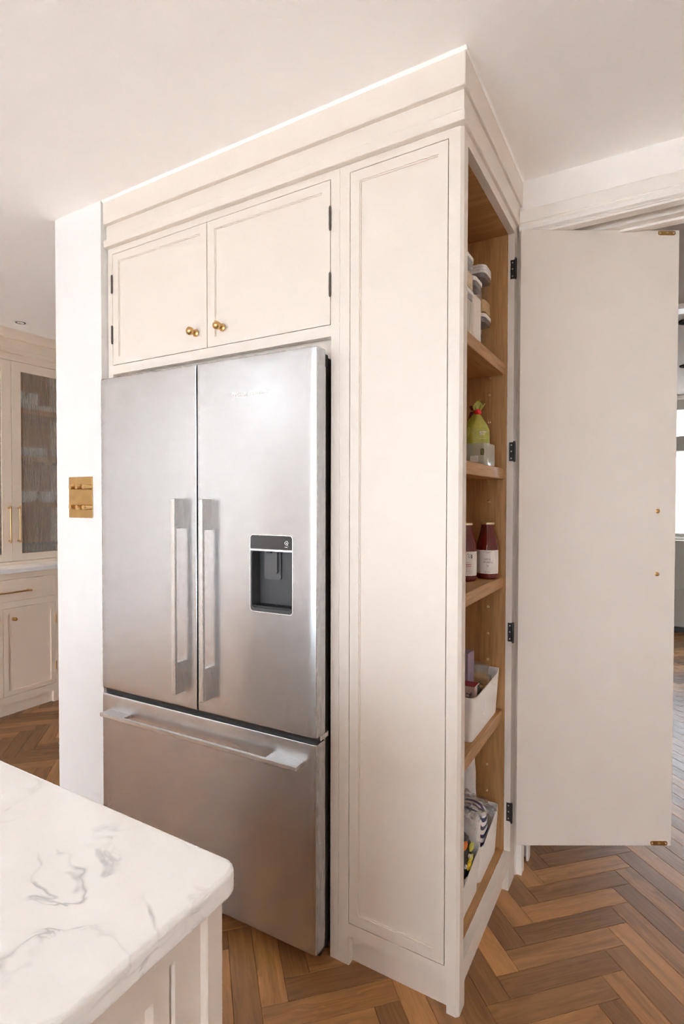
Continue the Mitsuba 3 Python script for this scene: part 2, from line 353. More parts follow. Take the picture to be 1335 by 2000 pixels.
part(fc, 'top_panel', bx(-1.389, -.3645, .0221, .612, 2.30, 2.32), 'mat_paint')
part(fc, 'back_panel', bx(-1.371, -.3835, .600, .612, 1.862, 2.299), 'mat_paint')
part(fc, 'base_panel', bx(-1.371, -.3835, .0221, .612, 1.846, 1.861), 'mat_paint')
part(fc, 'filler_panel', bx(-1.371, -.3835, .034, .046, 1.772, 1.8445), 'mat_paint')
for o, i, kx, hx in (((-1.3615, -.8805, 1.8705, 2.2865), (-1.3300, -.9080, 1.9000, 2.2580), -.9319, -1.3625), ((-.8775, -.3960, 1.8705, 2.2865), (-.8455, -.4245, 1.9000, 2.2580), -.8118, -.3950)):
    k, p = shaker(fc, 'door', 'xz', o, i, -.0005, .0055, .0205)
    part(k, 'knob', knob_mesh(kx, -.0005, 1.927), 'mat_brass_knob', 40, label='small turned brass knob')
    for z0, z1 in ((2.1435, 2.2065), (1.9525, 2.0165)):
        part(k, 'hinge', hinge_knuckle(hx, -.0035, z0, z1), 'mat_bronze', 30, label='dark bronze butt hinge')

# ------------------------------------------------------------------ tall pantry cabinet
pc = thing('pantry_cabinet', 'tall putty painted end cabinet standing open at its side with oak shelves', 'cabinet')
face = rect(-.3635, -.008, 0, 2.33).difference(unary_union([rect(-.3308, -.0385, .1245, 2.289), rect(-.329, -.033, -.01, .087)]))
part(pc, 'face_frame', ext(face, 'xz', 0, .022), 'mat_paint')
k, p = shaker(pc, 'front_panel', 'xz', (-.3286, -.0407, .1268, 2.2868), (-.2995, -.0660, .157, 2.2578), -.0005, .0065, .0205)
part(pc, 'corner_post', ext(Polygon([(-.008, 0), (0, .008), (0, .0222), (-.008, .0222)]), 'xy', 0, 2.33), 'mat_paint')
side = rect(.0223, .632, 0, 2.33).difference(unary_union([rect(.0385, .567, .126, 2.278), rect(.05, .545, -.01, .082)]))
part(pc, 'side_frame', ext(side, 'yz', -.022, 0), 'mat_paint')
part(pc, 'stop', bx(-.034, -.0222, .0223, .053, .126, 2.278), 'mat_paint')
part(pc, 'plinth', cat(bx(-.36, -.02, .0225, .034, 0, .0869), bx(-.0335, -.0222, .034, .60, 0, .0815)), 'mat_paint')
part(pc, 'outer_panel', bx(-.3635, -.352, .0223, .62, .09, 2.32), 'mat_paint')
part(pc, 'outer_panel', bx(-.3515, -.0345, .0223, .034, .0875, 2.32), 'mat_paint')
part(pc, 'outer_panel', bx(-.3515, -.0225, .585, .62, .083, 2.32), 'mat_paint')
part(pc, 'outer_panel', bx(-.3515, -.0225, .0345, .5845, 2.300, 2.32), 'mat_paint')
part(pc, 'outer_panel', bx(-.3515, -.0345, .0345, .5845, .083, .1005), 'mat_paint')
part(pc, 'oak_side', bx(-.35, -.0225, .567, .584, .126, 2.278), 'mat_oak_z', label='oak side panel drilled for shelf pins')
part(pc, 'oak_side', bx(-.35, -.0345, .0345, .053, .126, 2.278), 'mat_oak_z', label='oak side panel')
part(pc, 'oak_back', bx(-.351, -.338, .053, .567, .126, 2.278), 'mat_oak_z', label='oak back panel')
part(pc, 'oak_top', bx(-.35, -.0225, .035, .584, 2.279, 2.298), 'mat_oak_x', label='oak top panel')
part(pc, 'oak_base', bx(-.35, -.0225, .035, .584, .101, .126), 'mat_oak_y', label='oak base panel')
SZ = [1.834, 1.4705, 1.0935, .6245]
for z in SZ:
    part(pc, 'shelf', bx(-.337, -.029, .0535, .5665, z - .038, z, .0025), 'mat_oak_y', label='thick oak shelf')
for z in (1.790, 1.7298, 1.635, 1.540, 1.4495, 1.3543, 1.260, 1.165, 1.070, .9811, .8861, .7925, .698, .510, .4157, .3221, .228):
    pin = moved(lathe([(.0022, 0), (.0022, -.004), (.0034, -.004), (.0046, -.0012), (.0046, .0004), (.0034, .0012), (.0022, 0)][::-1], 14), (-.083, .5668, z), rx=90)
    part(pc, 'pin_socket', cat(pin, cyl((-.083, .5666, z), (-.083, .569, z), .0023, 10)) if False else pin, 'mat_gold', 30, label='brass shelf pin socket')
for z in SZ:
    part(pc, 'shelf_pin', cat(cyl((-.083, .567, z - .0415), (-.083, .556, z - .0415), .003, 10), bx(-.087, -.079, .5555, .5585, z - .0425, z - .0385)), 'mat_gold', 30, label='brass shelf pin')
# the open door
dn = np.array([-.5021, .8646, 0]); dr_ = np.array([.8646, .5021, 0])
D0 = np.array([.0236, .5538, 0])
Dm = np.eye(4); Dm[:3, 0] = dr_; Dm[:3, 1] = dn; Dm[:3, 2] = [0, 0, 1]; Dm[:3, 3] = D0
def dl(m): m = m.copy(); m.apply_transform(Dm); return m      # door space: x along the door from the hinge, y away from the kitchen, z up
DW = .5375
dk = part(pc, 'door', dl(cat(bx(0, DW, 0, .014, .163, 2.277, .0012), ext(rect(0.001, DW - .001, .164, 2.276).difference(rect(.032, DW - .032, .196, 2.244)), 'xz', .0139, .021))), 'mat_paint', label='plain inside face of the tall open door')
for z in (2.2665, .1725):
    sgn = 1 if z > 1 else -1
    pl = ext(rrect(.464, .524, -.0075, .0075, .0074), 'xz', -.0015, .001)
    key = part(dk, 'bolt_plate', dl(moved(pl, (0, 0, z))), 'mat_brass', label='brass flush bolt plate')
    # screws and thumb slide belong to the plate
    m = cat(*[moved(trimesh.creation.icosphere(2, .0034), (x, -.0015, z)) for x in (.471, .517)], bx(.49, .498, -.004, -.001, z - .003, z + .003, .001))
    part(dk, 'bolt_screws', dl(m), 'mat_gold', 30)
for z in (1.3235, 1.1075):
    part(dk, 'bolt_head', dl(moved(lathe([(0, 0), (.0075, 0), (.0075, .0015), (.005, .003), (0, .0034)], 20), (.4755, 0, z), rx=90)), 'mat_brass_knob', 30, label='small round brass bolt head')
for z in (2.1545, 1.528, .8995, .266):
    zz = z
    leaf = ext(rrect(-.0135, .001, zz - .0325, zz + .0325, .001), 'xz', .5655, .568)
    hk = part(dk, 'hinge', cat(leaf, cyl((.0045, .563, zz - .033), (.0045, .563, zz + .033), .0042, 12), cyl((.0045, .563, zz - .036), (.0045, .563, zz + .036), .003, 10)), 'mat_black', 30, label='dark bronze butt hinge')
    for q in (-.023, .001, .023):
        part(pc, 'hinge_screw', moved(lathe([(0, 0), (.0028, 0), (.0022, .0012), (0, .0016)], 12), (-.0065, .5655, zz + q), rx=90), 'mat_screw', 30)

# cornice running over both cabinets
co = thing('cornice', 'stepped putty painted cornice running along the top of the cabinets up to the ceiling', 'cornice')
part(co, 'lower_band', cat(bx(-1.389, .009, -.020, 0, 2.311, 2.3385, .0015), bx(-.02, .009, -.0199, .632, 2.311, 2.3385, .0015)), 'mat_paint')
part(co, 'middle_band', cat(bx(-1.389, .0025, -.006, .02, 2.338, 2.4), bx(-.02, .0025, 0, .632, 2.33, 2.4)), 'mat_paint')
part(co, 'fascia', cat(bx(-1.389, .0105, -.0217, .05, 2.3955, 2.4845, .0015), bx(-.03, .0105, -.0217, .638, 2.3955, 2.4845, .0015)), 'mat_paint')
part(co, 'caulk_bead', cat(ext(Polygon([(-.0217, 2.478), (-.0217, 2.485), (-.0285, 2.485)]), 'yz', -1.389, .0145), ext(Polygon([(.0105, 2.480), (.0105, 2.485), (.0155, 2.485)]), 'xz', -.0225, .638)), 'mat_caulk', label='white caulk line against the ceiling')

# ------------------------------------------------------------------ refrigerator
FA = math.radians(1.585)
FM = trimesh.transformations.rotation_matrix(FA, [0, 0, 1]); FM[:3, 3] = [-.3925, -.078, 0]
def fl(m): m = m.copy(); m.apply_transform(FM); return m
def crowned(x0, x1, z0, z1, depth, seed):
    """door slab with a gently pillowed, slightly wavy front at y = 0"""
    e = .030
    def axis(a, b, n):
        ends = np.array([0, .0012, .003, .006, .010, .015, .021, .03])
        return np.unique(np.concatenate([a + ends, np.linspace(a + .03, b - .03, n), b - ends]).round(6))
    xs, zs = axis(x0, x1, 26), axis(z0, z1, 40)
    X, Z = np.meshgrid(xs, zs, indexing='ij')
    def fall(d, k): return k * np.clip(1 - d / e, 0, 1) ** 2.4 + .0010 * np.clip(1 - d / .003, 0, 1) ** 2
    Y = fall(X - x0, .0009 if x0 < -.8 else .0002) + fall(x1 - X, .0024 if x1 > -.1 else .0002) + fall(np.minimum(Z - z0, z1 - Z), .0007)
    P = np.stack([X * 5.5, X * 0 + seed, Z * 1.3], -1)
    Y = Y + .0026 * (meshkit.fbm(P, 2, seed) - .5) * np.clip(np.minimum(np.minimum(X - x0, x1 - X), np.minimum(Z - z0, z1 - Z)) / .03, 0, 1)
    nx, nz = X.shape; idx = np.arange(nx * nz).reshape(nx, nz)
    v = np.column_stack([X.ravel(), Y.ravel(), Z.ravel()])
    q = lambda a, b, c, d: [(a, b, c), (a, c, d)]
    f = []
    a, b, c, d = idx[:-1, :-1].ravel(), idx[1:, :-1].ravel(), idx[1:, 1:].ravel(), idx[:-1, 1:].ravel()
    f = [np.column_stack([a, b, c]), np.column_stack([a, c, d])]
    ring = np.concatenate([idx[:, 0], idx[-1, 1:], idx[-2::-1, -1], idx[0, -2:0:-1]])
    off = len(v); vb = v[ring].copy(); vb[:, 1] = depth
    r1 = np.roll(np.arange(len(ring)), -1); n = np.arange(len(ring))
    f += [np.column_stack([ring[n], off + n, off + r1]), np.column_stack([ring[n], off + r1, ring[r1]])]
    v = np.vstack([v, vb, [[(x0 + x1) / 2, depth, (z0 + z1) / 2]]]); cidx = len(v) - 1
    f += [np.column_stack([off + r1, off + n, np.full(len(ring), cidx)])]
    m = trimesh.Trimesh(v, np.vstack(f), process=False)
    if m.volume < 0: m.invert()
    return m
fr = thing('refrigerator', 'stainless steel french door refrigerator with bottom freezer drawer', 'refrigerator')
part(fr, 'body', fl(cat(bx(-.893, -.012, .060, .655, .03, 1.775), bx(-.89, -.01, .0485, .06, .06, 1.76))), 'mat_dark')
part(fr, 'gasket_rail', fl(bx(-.900, -.006, .014, .062, .655, .690)), 'mat_black')
part(fr, 'mullion', fl(bx(-.462, -.430, .03, .055, .70, 1.775)), 'mat_black')
part(fr, 'top_trim', fl(bx(-.893, -.006, .049, .075, 1.745, 1.780)), 'mat_charcoal_dark')
axis_part(fr, 'side_trim', fl(bx(-.0105, -.006, .052, .062, .06, 1.745, .001)), 'mat_steel_bright', label='thin bright trim along the body edge')
part(fr, 'foot', fl(cyl((-.06, .12, 0), (-.06, .12, .035), .018)), 'mat_dark')
part(fr, 'foot', fl(cyl((-.84, .12, 0), (-.84, .12, .035), .018)), 'mat_dark')
part(fr, 'kick_plate', fl(bx(-.88, -.02, .055, .075, .008, .05)), 'mat_black')
axis_part(fr, 'hinge_cover', fl(bx(-.03, -.002, .03, .075, .662, .679, .002)), 'mat_steel_handle')
ld = axis_part(fr, 'door', fl(crowned(-.904, -.4485, .681, 1.79, .048, 3)), 'mat_steel')
rd_m = crowned(-.4435, 0, .681, 1.79, .048, 8)
X0, X1, Z0, Z1 = -.2330, -.0785, 1.0235, 1.2555
hole = Manifold.hull_points(ext(rrect(X0, X1, Z0, Z1, .011), 'xz', -.02, .044).vertices)
rd = axis_part(fr, 'door', fl(man(tomf(rd_m) - hole)), 'mat_steel')
fd = axis_part(fr, 'freezer_drawer', fl(crowned(-.904, 0, .054, .661, .048, 12)), 'mat_steel')
# vertical handles
def vhandle(x0, x1, z0, z1):
    return cat(bx(x0, x1, -.040, -.0305, z0, z1, .0012), bx(x0 + .0004, x1 - .0004, -.0310, .003, z1 - .096, z1 - .0004, .0012), bx(x0 + .0004, x1 - .0004, -.0310, .003, z0 + .0004, z0 + .103, .0012))
axis_part(ld, 'handle', fl(vhandle(-.5205, -.5030, .732, 1.3630)), 'mat_steel_handle', label='long square steel bar handle')
axis_part(rd, 'handle', fl(vhandle(-.4025, -.3850, .729, 1.3610)), 'mat_steel_handle', label='long square steel bar handle')
zt = .6075
axis_part(fd, 'handle', fl(cat(bx(-.868, -.0425, -.040, -.0300, zt - .0125, zt, .0012), bx(-.868, -.757, -.0302, .003, zt - .0121, zt - .0004, .0012), bx(-.1555, -.043, -.0302, .003, zt - .0121, zt - .0004, .0012))), 'mat_steel_handle', label='wide horizontal steel bar handle')
# water dispenser in the right door
dp = part(rd, 'dispenser', fl(ext(rrect(X0, X1, Z0, Z1, .011).difference(rrect(X0 + .002, X1 - .002, Z0 + .002, Z1 - .002, .0095)), 'xz', -.0015, .004)), 'mat_steel_bright', label='bright rim around the water dispenser')
lin = ext(rrect(X0 + .002, X1 - .002, Z0 + .002, Z1 - .002, .0095), 'xz', .0005, .0435)
cav = Manifold.hull_points(ext(rrect(X0 + .006, X1 - .005, Z0 + .012, Z1 - .05, .008), 'xz', -.01, .041).vertices)
part(rd, 'dispenser_recess', fl(man(tomf(lin) - cav)), 'mat_charcoal', 20, label='charcoal plastic dispenser recess')
part(rd, 'dispenser_screen', fl(ext(rrect(X0 + .003, X1 - .003, Z1 - .0415, Z1 - .003, .008).union(rect(X0 + .003, X1 - .003, Z1 - .0415, Z1 - .02)), 'xz', -.0008, .004)), 'mat_screen', label='black glass control screen')
part(rd, 'dispenser_bar', fl(bx(X0 + .001, X1 - .001, -.0022, .006, Z1 - .0495, Z1 - .0425, .001)), 'mat_steel_bright', label='bright bar below the screen')
xc = (X0 + X1) / 2 - .020
part(rd, 'dispenser_lever', fl(cat(ext(rrect(xc - .030, xc + .030, 1.118, 1.206, .008), 'xz', .0345, .0415))), 'mat_lever', label='wide charcoal push pad')
part(rd, 'dispenser_lever', fl(cat(ext(rrect(xc - .0225, xc + .0225, 1.138, 1.206, .006), 'xz', .026, .0345))), 'mat_lever', label='charcoal paddle under the spout')
part(rd, 'dispenser_spout', fl(cyl((xc, .018, 1.200), (xc, .018, 1.207), .008)), 'mat_black')
part(rd, 'dispenser_tray', fl(cat(bx(X0 + .007, X1 - .006, .004, .041, 1.0355, 1.0415), *[bx(X0 + .012 + i * .012, X0 + .018 + i * .012, .006, .038, 1.0415, 1.0428) for i in range(11)])), 'mat_charcoal_dark')
ix_, iz_ = X1 - .0225, Z1 - .0225
ring = ext(Point(ix_, iz_).buffer(.0062).difference(Point(ix_, iz_).buffer(.0050)), 'xz', -.0012, -.0006)
drop = ext(unary_union([Point(ix_, iz_ - .0008).buffer(.0016), Polygon([(ix_ - .0014, iz_ - .0004), (ix_ + .0014, iz_ - .0004), (ix_, iz_ + .003)])]), 'xz', -.0012, -.0006)
tick = ext(LineString([(ix_ + .0035, iz_ - .0045), (ix_ + .0065, iz_ - .0085)]).buffer(.0007), 'xz', -.0012, -.0006)
mat('mat_icon', (.8, .8, .8), .5)
part(rd, 'dispenser_icon', fl(cat(ring, drop, tick, ext(rect(ix_ - .006, ix_ + .004, iz_ - .0125, iz_ - .0115), 'xz', -.0012, -.0006))), 'mat_icon', label='round white water drop icon')
lg = meshkit.text_mesh('FISHER & PAYKEL', .0095, .0045)
lw = lg.bounds[1][0]; lg.apply_scale([.1345 / lw, 1, 1]); lg = moved(lg, rx=90)
part(rd, 'badge', fl(moved(lg, (-.3000, .0026, 1.6725))), 'mat_caulk', label='raised bright maker lettering')

# ------------------------------------------------------------------ brass dimmer plate on the pier
sw = thing('dimmer_switch', 'brass wall plate with six brass dimmer knobs on the white pier', 'light switch')
part(sw, 'plate', bx(-1.5945, -1.4480, -.0315, -.0281, 1.2885, 1.4490, .0012), 'mat_brass')
for z in (1.4085, 1.3305):
    for x in (-1.5375, -1.4975, -1.4565):
        part(sw, 'knob', moved(lathe([(0, 0), (.0100, 0), (.0100, .002), (.0092, .003), (.0092, .032), (.0084, .0335), (0, .0335)], 24), (x, -.0314, z), rx=90), 'mat_brass_knob', 30)

# ------------------------------------------------------------------ dresser in the room at the left
ds = thing('dresser', 'tall putty painted dresser with reeded glass doors seen past the white pier', 'dresser')
YA, YB = -.30, 1.62
P_ = 'mat_paint_warm_light'
fx, ux = -3.08, -3.27
def yz(y0, y1, z0, z1): return rect(y0, y1, z0, z1)
low = rect(YA, YB, 0, .898)
holes = []; ldoors = []
# lower bays: pairs of doors below one wide drawer
bay = [(-.2745, .1575), (.1625, .1625)]
gaps = [(-.262, .1425), (.164, .5005), (.5005, .8405), (.880, 1.235), (1.235, 1.59)]
drawers = [(-.262, .1425), (.164, .8465), (.880, 1.59)]
for a, b in gaps: holes.append(rect(a, b, .1235, .679))
for a, b in drawers: holes.append(rect(a, b, .7195, .8595))
toe = rect(.17, .825, -.01, .075)
part(ds, 'base_frame', ext(low.difference(unary_union(holes + [toe])), 'yz', fx - .022, fx), P_)
part(ds, 'base_carcass', cat(bx(-3.62, fx - .0225, YA, YA + .02, 0, .897), bx(-3.62, fx - .0225, YB - .02, YB, 0, .897), bx(-3.62, fx - .05, YA, YB, .09, .12), bx(-3.62, -3.60, YA, YB, 0, .897), bx(fx - .036, fx - .0235, .1, 1.6, 0, .09), bx(fx - .06, fx - .045, YA + .02, YB - .02, .12, .89)), P_)
def xdoor(root, name, y0, y1, z0, z1, w, f, rec=.006, th=.02, m=P_):
    fr_ = ext(rect(y0, y1, z0, z1).difference(rect(y0 + w, y1 - w, z0 + w, z1 - w)), 'yz', f - th, f)
    k = part(root, name, fr_, m)
    part(k, 'panel', ext(rect(y0 + w - .004, y1 - w + .004, z0 + w - .004, z1 - w + .004), 'yz', f - rec - .006, f - rec), m)
    return k
def xknob(y, z, f):
    p = [(0, 0), (.0105, 0), (.0105, .002), (.0055, .005), (.0050, .010), (.009, .015), (.0118, .022), (.010, .028), (.005, .031), (0, .031)]
    return moved(lathe(p, 22), (f, y, z), ry=90)
for n, (a, b) in enumerate(gaps):
    k = xdoor(ds, 'base_door', a + .0015, b - .0015, .1255, .6775, .030, fx)
    ky = a + .063 if n in (0, 2, 4) else b - .063
    part(k, 'knob', xknob(ky, .609, fx), 'mat_brass_knob', 40, label='small turned brass knob')
    if n in (2, 4):
        for z in (.56, .245): part(k, 'hinge', cyl((fx + .002, b + .0005, z - .028), (fx + .002, b + .0005, z + .028), .0045, 10), 'mat_brass', 30)
for a, b in drawers:
    k = part(ds, 'drawer', ext(rect(a + .0015, b - .0015, .721, .858), 'yz', fx - .02, fx), P_)
    c = (a + b) / 2; hw = .155 if b - a > .5 else .1
    part(k, 'handle', cat(cyl((fx + .03, c - hw, .7815), (fx + .03, c + hw, .7815), .0052, 12), cyl((fx, c - hw + .008, .7815), (fx + .033, c - hw + .008, .7815), .0052, 12), cyl((fx, c + hw - .008, .7815), (fx + .033, c + hw - .008, .7815), .0052, 12), *[moved(trimesh.creation.icosphere(2, .0075), (fx + .03, c + s * hw, .7815)) for s in (-1, 1)]), 'mat_brass_knob', 40, label='slim brass bar handle')
part(ds, 'worktop', bx(-3.62, fx + .02, YA - .015, YB + .015, .899, .9265, .003), 'mat_quartz')
udoors = [(-.28, .175), (.205, .6655), (.6675, 1.128), (1.16, 1.60)]
uh = [rect(a - .002, b + .002, .950, 2.2825) for a, b in ((-.28, .175), (.205, 1.128), (1.16, 1.60))]
part(ds, 'upper_frame', ext(rect(YA, YB, .927, 2.36).difference(unary_union(uh)), 'yz', ux - .022, ux), P_)
part(ds, 'upper_carcass', cat(bx(-3.62, ux - .0225, YA, YA + .02, .927, 2.4), bx(-3.62, ux - .0225, YB - .02, YB, .927, 2.4), bx(-3.62, ux - .0225, .183, .197, .927, 2.4), bx(-3.62, ux - .0225, 1.137, 1.151, .927, 2.4), bx(-3.62, ux - .0225, YA, YB, 2.30, 2.40)), P_)
part(ds, 'upper_back', bx(-3.63, -3.60, YA, YB, .927, 2.3), 'mat_dresser_back', label='brown oak back inside the dresser')
part(ds, 'upper_base', bx(-3.60, ux - .023, YA, YB, .927, .945), 'mat_oak_y')
part(ds, 'cornice', cat(bx(-3.62, ux + .022, YA - .02, YB + .02, 2.3255, 2.3580, .004), bx(-3.62, ux + .006, YA, YB, 2.358, 2.42), bx(-3.62, ux + .03, YA - .025, YB + .025, 2.4205, 2.4845, .004)), P_)
shz = [1.985, 1.660, 1.3435]
for z in shz:
    for a, b in ((YA + .02, .182), (.198, 1.136), (1.152, YB - .02)):
        part(ds, 'shelf', bx(-3.599, ux - .03, a, b, z - .036, z, .002), 'mat_oak_y', label='oak shelf behind the reeded glass')
def flutes(y0, y1, z0, z1):
    n = int(round((y1 - y0) / .0105)); p = (y1 - y0) / n; t = np.linspace(0, math.pi, 7); out = []
    for i in range(n):
        c = y0 + (i + .5) * p
        out.append(ext(Polygon(np.column_stack([ux - .0092 + .0024 * np.sin(t), c + .0023 * np.cos(t)])), 'xy', z0, z1))
    return cat(*out)
for n, (a, b) in enumerate(udoors):
    fr_ = ext(rect(a, b, .9525, 2.2800).difference(rect(a + .062, b - .062, 1.000, 2.2205)), 'yz', ux - .020, ux)
    k = part(ds, 'glass_door', fr_, P_)
    q = part(k, 'reeded_pane', bx(ux - .0098, ux - .0094, a + .058, b - .058, .996, 2.2245), 'mat_pane', label='vertically reeded glass pane')
    tag(entry(k + '__flutes', flutes(a + .06, b - .06, .999, 2.222), 'mat_reeded', 40), 'fine vertical flutes of the reeded glass', None, None, 'stuff')
    hy = b - .0235 if n in (0, 1) else a + .036
    part(k, 'handle', cat(cyl((ux + .028, hy, 1.083), (ux + .028, hy, 1.314), .0045, 12), *[cyl((ux, hy, z), (ux + .032, hy, z), .0050, 12) for z in (1.090, 1.307)], *[moved(trimesh.creation.icosphere(2, .0068), (ux + .028, hy, z)) for z in (1.083, 1.314)]), 'mat_brass_knob', 40, label='slim brass bar handle')
# crockery behind the reeded glass
def plate_mesh(r, h=.022):
    return lathe([(0, .002), (r * .55, .002), (r * .62, 0), (r * .66, .003), (r, h - .003), (r, h), (r * .97, h), (r * .64, .006), (0, .006)], 36)
def bowl_mesh(r, h):
    return lathe([(0, 0), (r * .5, 0), (r * .52, .004), (r * .82, h * .45), (r, h), (r * .965, h), (r * .78, h * .48), (r * .45, .008), (0, .008)], 36)
def tumbler(r, h):
    return lathe([(0, 0), (r * .85, 0), (r, h), (r * .94, h), (r * .80, .008), (0, .008)], 28)
S2 = -3.43
for y in (.860, 1.34):
    for i in range(4):
        e_ = entry(name_thing('plate'), moved(plate_mesh(.128), (S2, y + .0, 1.6605 + i * .013)), 'mat_porcelain', 30)
        tag(e_, 'white dinner plate %s of the %s stack in the dresser' % (('at the bottom', 'second from the bottom', 'third from the bottom', 'on the top')[i], 'left' if y < .9 else 'right'), 'plate', 'plates stacked in the dresser')
for y in (.835, .99):
    for i in range(3):
        e_ = entry(name_thing('bowl'), moved(bowl_mesh(.075, .045), (S2 + .03, y, 1.344 + i * .016)), 'mat_porcelain', 30)
        tag(e_, 'pale bowl %s of the %s stack in the dresser' % (('at the bottom', 'in the middle', 'on the top')[i], 'left' if y < .9 else 'right'), 'bowl', 'bowls stacked in the dresser')
for y, r, h, nm in ((.82, .055, .045, 'left'), (.975, .055, .045, 'right')):
    e_ = entry(name_thing('bowl'), moved(bowl_mesh(.075, .04), (S2 + .04, y, 1.9855)), 'mat_porcelain', 30)
    tag(e_, 'low white dish at the %s on the top shelf of the dresser' % nm, 'bowl')
for y, x, nm in ((.87, -.105, 'left'), (.965, -.105, 'right')):
    e_ = entry(name_thing('jug'), moved(lathe([(0, 0), (.032, 0), (.042, .02), (.044, .09), (.038, .13), (.04, .15), (.037, .15), (.035, .13), (.040, .09), (.038, .02), (0, .006)], 28), (S2 + x, y, 2.026 if False else 1.9855)), 'mat_porcelain', 30)
    tag(e_, 'pale upright jug at the %s on the top shelf of the dresser' % nm, 'jug')
wire = []
for i in range(15): wire.append(cyl((-3.36, .73 + i * .026, .9455), (-3.36, .73 + i * .026, 1.045), .0035, 6))
for z in np.linspace(.95, 1.045, 5): wire.append(cyl((-3.36, .72, z), (-3.36, 1.10, z), .0035, 6)); wire.append(cyl((-3.52, .72, z), (-3.52, 1.10, z), .0035, 6))
for i in range(6): 
    for z in (.9495, 1.045): wire.append(cyl((-3.36, .73 + i * .07, z), (-3.52, .73 + i * .07, z), .0035, 6))
e_ = entry('wire_basket', cat(*wire), 'mat_basket', 30); tag(e_, 'dull metal wire basket on the floor of the dresser behind reeded glass', 'basket')

# ------------------------------------------------------------------ island
isl = thing('island', 'putty painted kitchen island with corner post and framed panels', 'kitchen island')
IX0, IY0 = -1.25, -3.2
part(isl, 'body', bx(IX0, -.072, IY0, -.905, .10, .889), 'mat_paint')
part(isl, 'plinth', bx(IX0 + .05, -.10, IY0 + .05, -.95, 0, .10), 'mat_paint')
part(isl, 'post', bx(-.072, -.025, -.8890, -.8615, 0, .889, .0015), 'mat_paint')
part(isl, 'post', bx(-.072, -.025, -2.2885, -2.261, 0, .889, .0015), 'mat_paint')
for y1 in (-.8892, -1.575):
    y0 = y1 - .684
    fr_ = ext(rect(y0, y1, .0, .889).difference(rect(y0 + .040, y1 - .040, .13, .826)), 'yz', -.0715, -.036)
    part(isl, 'frame', fr_, 'mat_paint')
    k = part(isl, 'door', ext(rect(y0 + .043, y1 - .043, .133, .823).difference(rect(y0 + .066, y1 - .066, .156, .795)), 'yz', -.0660, -.0420), 'mat_paint')
    part(k, 'panel', bx(-.0662, -.0560, y0 + .062, y1 - .062, .152, .80), 'mat_paint')
def slab(x0, x1, y0, y1, z0, z1, r, e):
    base = rrect(x0, x1, y0, y1, r); P = []
    for t in np.linspace(0, math.pi / 2, 5):
        q = base.buffer(-e * (1 - math.cos(t)) - 1e-6 if False else -e * (1 - math.sin(t)), quad_segs=8)
        c = np.array(q.exterior.coords)[:-1]
        for z in (z1 - e * (1 - math.cos(t)), z0 + e * (1 - math.cos(t))): P.append(np.column_stack([c, np.full(len(c), z)]))
    return man(Manifold.hull_points(np.vstack(P)))
e_ = entry('island_worktop', slab(IX0 - .06, .0115, IY0 - .06, -.8675, .8895, .92, .024, .006), 'mat_quartz', 40)
tag(e_, 'white quartz worktop with fine grey veins and a rounded corner on the island', 'worktop')

# ------------------------------------------------------------------ pantry contents
# clear food boxes on the top shelf
def rsq(w, d, r): return sbox(-w / 2 + r, -d / 2 + r, w / 2 - r, d / 2 - r).buffer(r, quad_segs=5)
def food_box(x, y, z, w, d, h, label, fill=None, fh=0, rz=0, lh=.0125):
    """clear square storage box; x, y is the centre of its base"""
    t = thing('storage_box', label, 'food container')
    r = .020; b = rsq(w, d, r)
    place = lambda m: moved(m, (x, y, z), rz=rz)
    sh = trimesh.creation.extrude_polygon(b, h - lh - .002, engine='earcut')
    nz = np.abs(sh.face_normals[:, 2]) < .5; bot = (sh.face_normals[:, 2] < -.5)
    part(t, 'body', place(trimesh.Trimesh(sh.vertices, sh.faces[nz | bot], process=False)), 'mat_clear', 40, label='clear plastic box')
    part(t, 'seal', place(ext(rsq(w - .005, d - .005, r - .002), 'xy', h - lh - .016, h - lh - .0005)), 'mat_grey_seal', 40, label='grey seal')
    lid = Manifold.hull_points(np.vstack([ext(rsq(w + .002, d + .002, r + .001), 'xy', h - lh, h - .002).vertices, ext(rsq(w - .001, d - .001, r), 'xy', h - lh, h).vertices]))
    part(t, 'lid', place(man(lid)), 'mat_white_plastic', 40, label='white push lid')
    if lh > .02:
        part(t, 'lid_groove', place(cat(*[ext(rsq(w + .0028, d + .0028, r + .0014), 'xy', h - lh + q, h - lh + q + .0012) for q in (.008, .017)])), 'mat_print_grey', 40)
    part(t, 'button', place(moved(lathe([(0, 0), (.022, 0), (.022, .002), (.019, .0025), (0, .0025)], 24), (0, 0, h))), 'mat_white_plastic', 30)
    if fill:
        part(t, 'contents', place(ext(rsq(w - .005, d - .005, r - .002), 'xy', .003, fh)), fill, 40)
    return t
Z1s = SZ[0]
w = .094
food_box(-.0700 - w / 2, .450 + w / 2, Z1s + .0003, w, w, .151, 'empty clear box under the grain box at the far end of the top pantry shelf')
food_box(-.0700 - w / 2, .450 + w / 2, Z1s + .1545, w, w, .158, 'clear box with pale grains at its bottom, stacked on an empty box', 'mat_grain', .043, lh=.027)
food_box(-.0660 - w / 2, .325 + w / 2, Z1s + .0003, w, w, .229, 'tall clear box of white flour in the middle of the top pantry shelf', 'mat_flour', .172)
food_box(-.0520 - w / 2, .185 + w / 2, Z1s + .0003, w, w, .150, 'clear box of pale pasta nearest the front of the top pantry shelf', 'mat_pasta', .118)
food_box(-.0520 - w / 2, .185 + w / 2, Z1s + .1535, w, w, .098, 'low clear box of brown cereal stacked on the pasta box', 'mat_grain', .046)

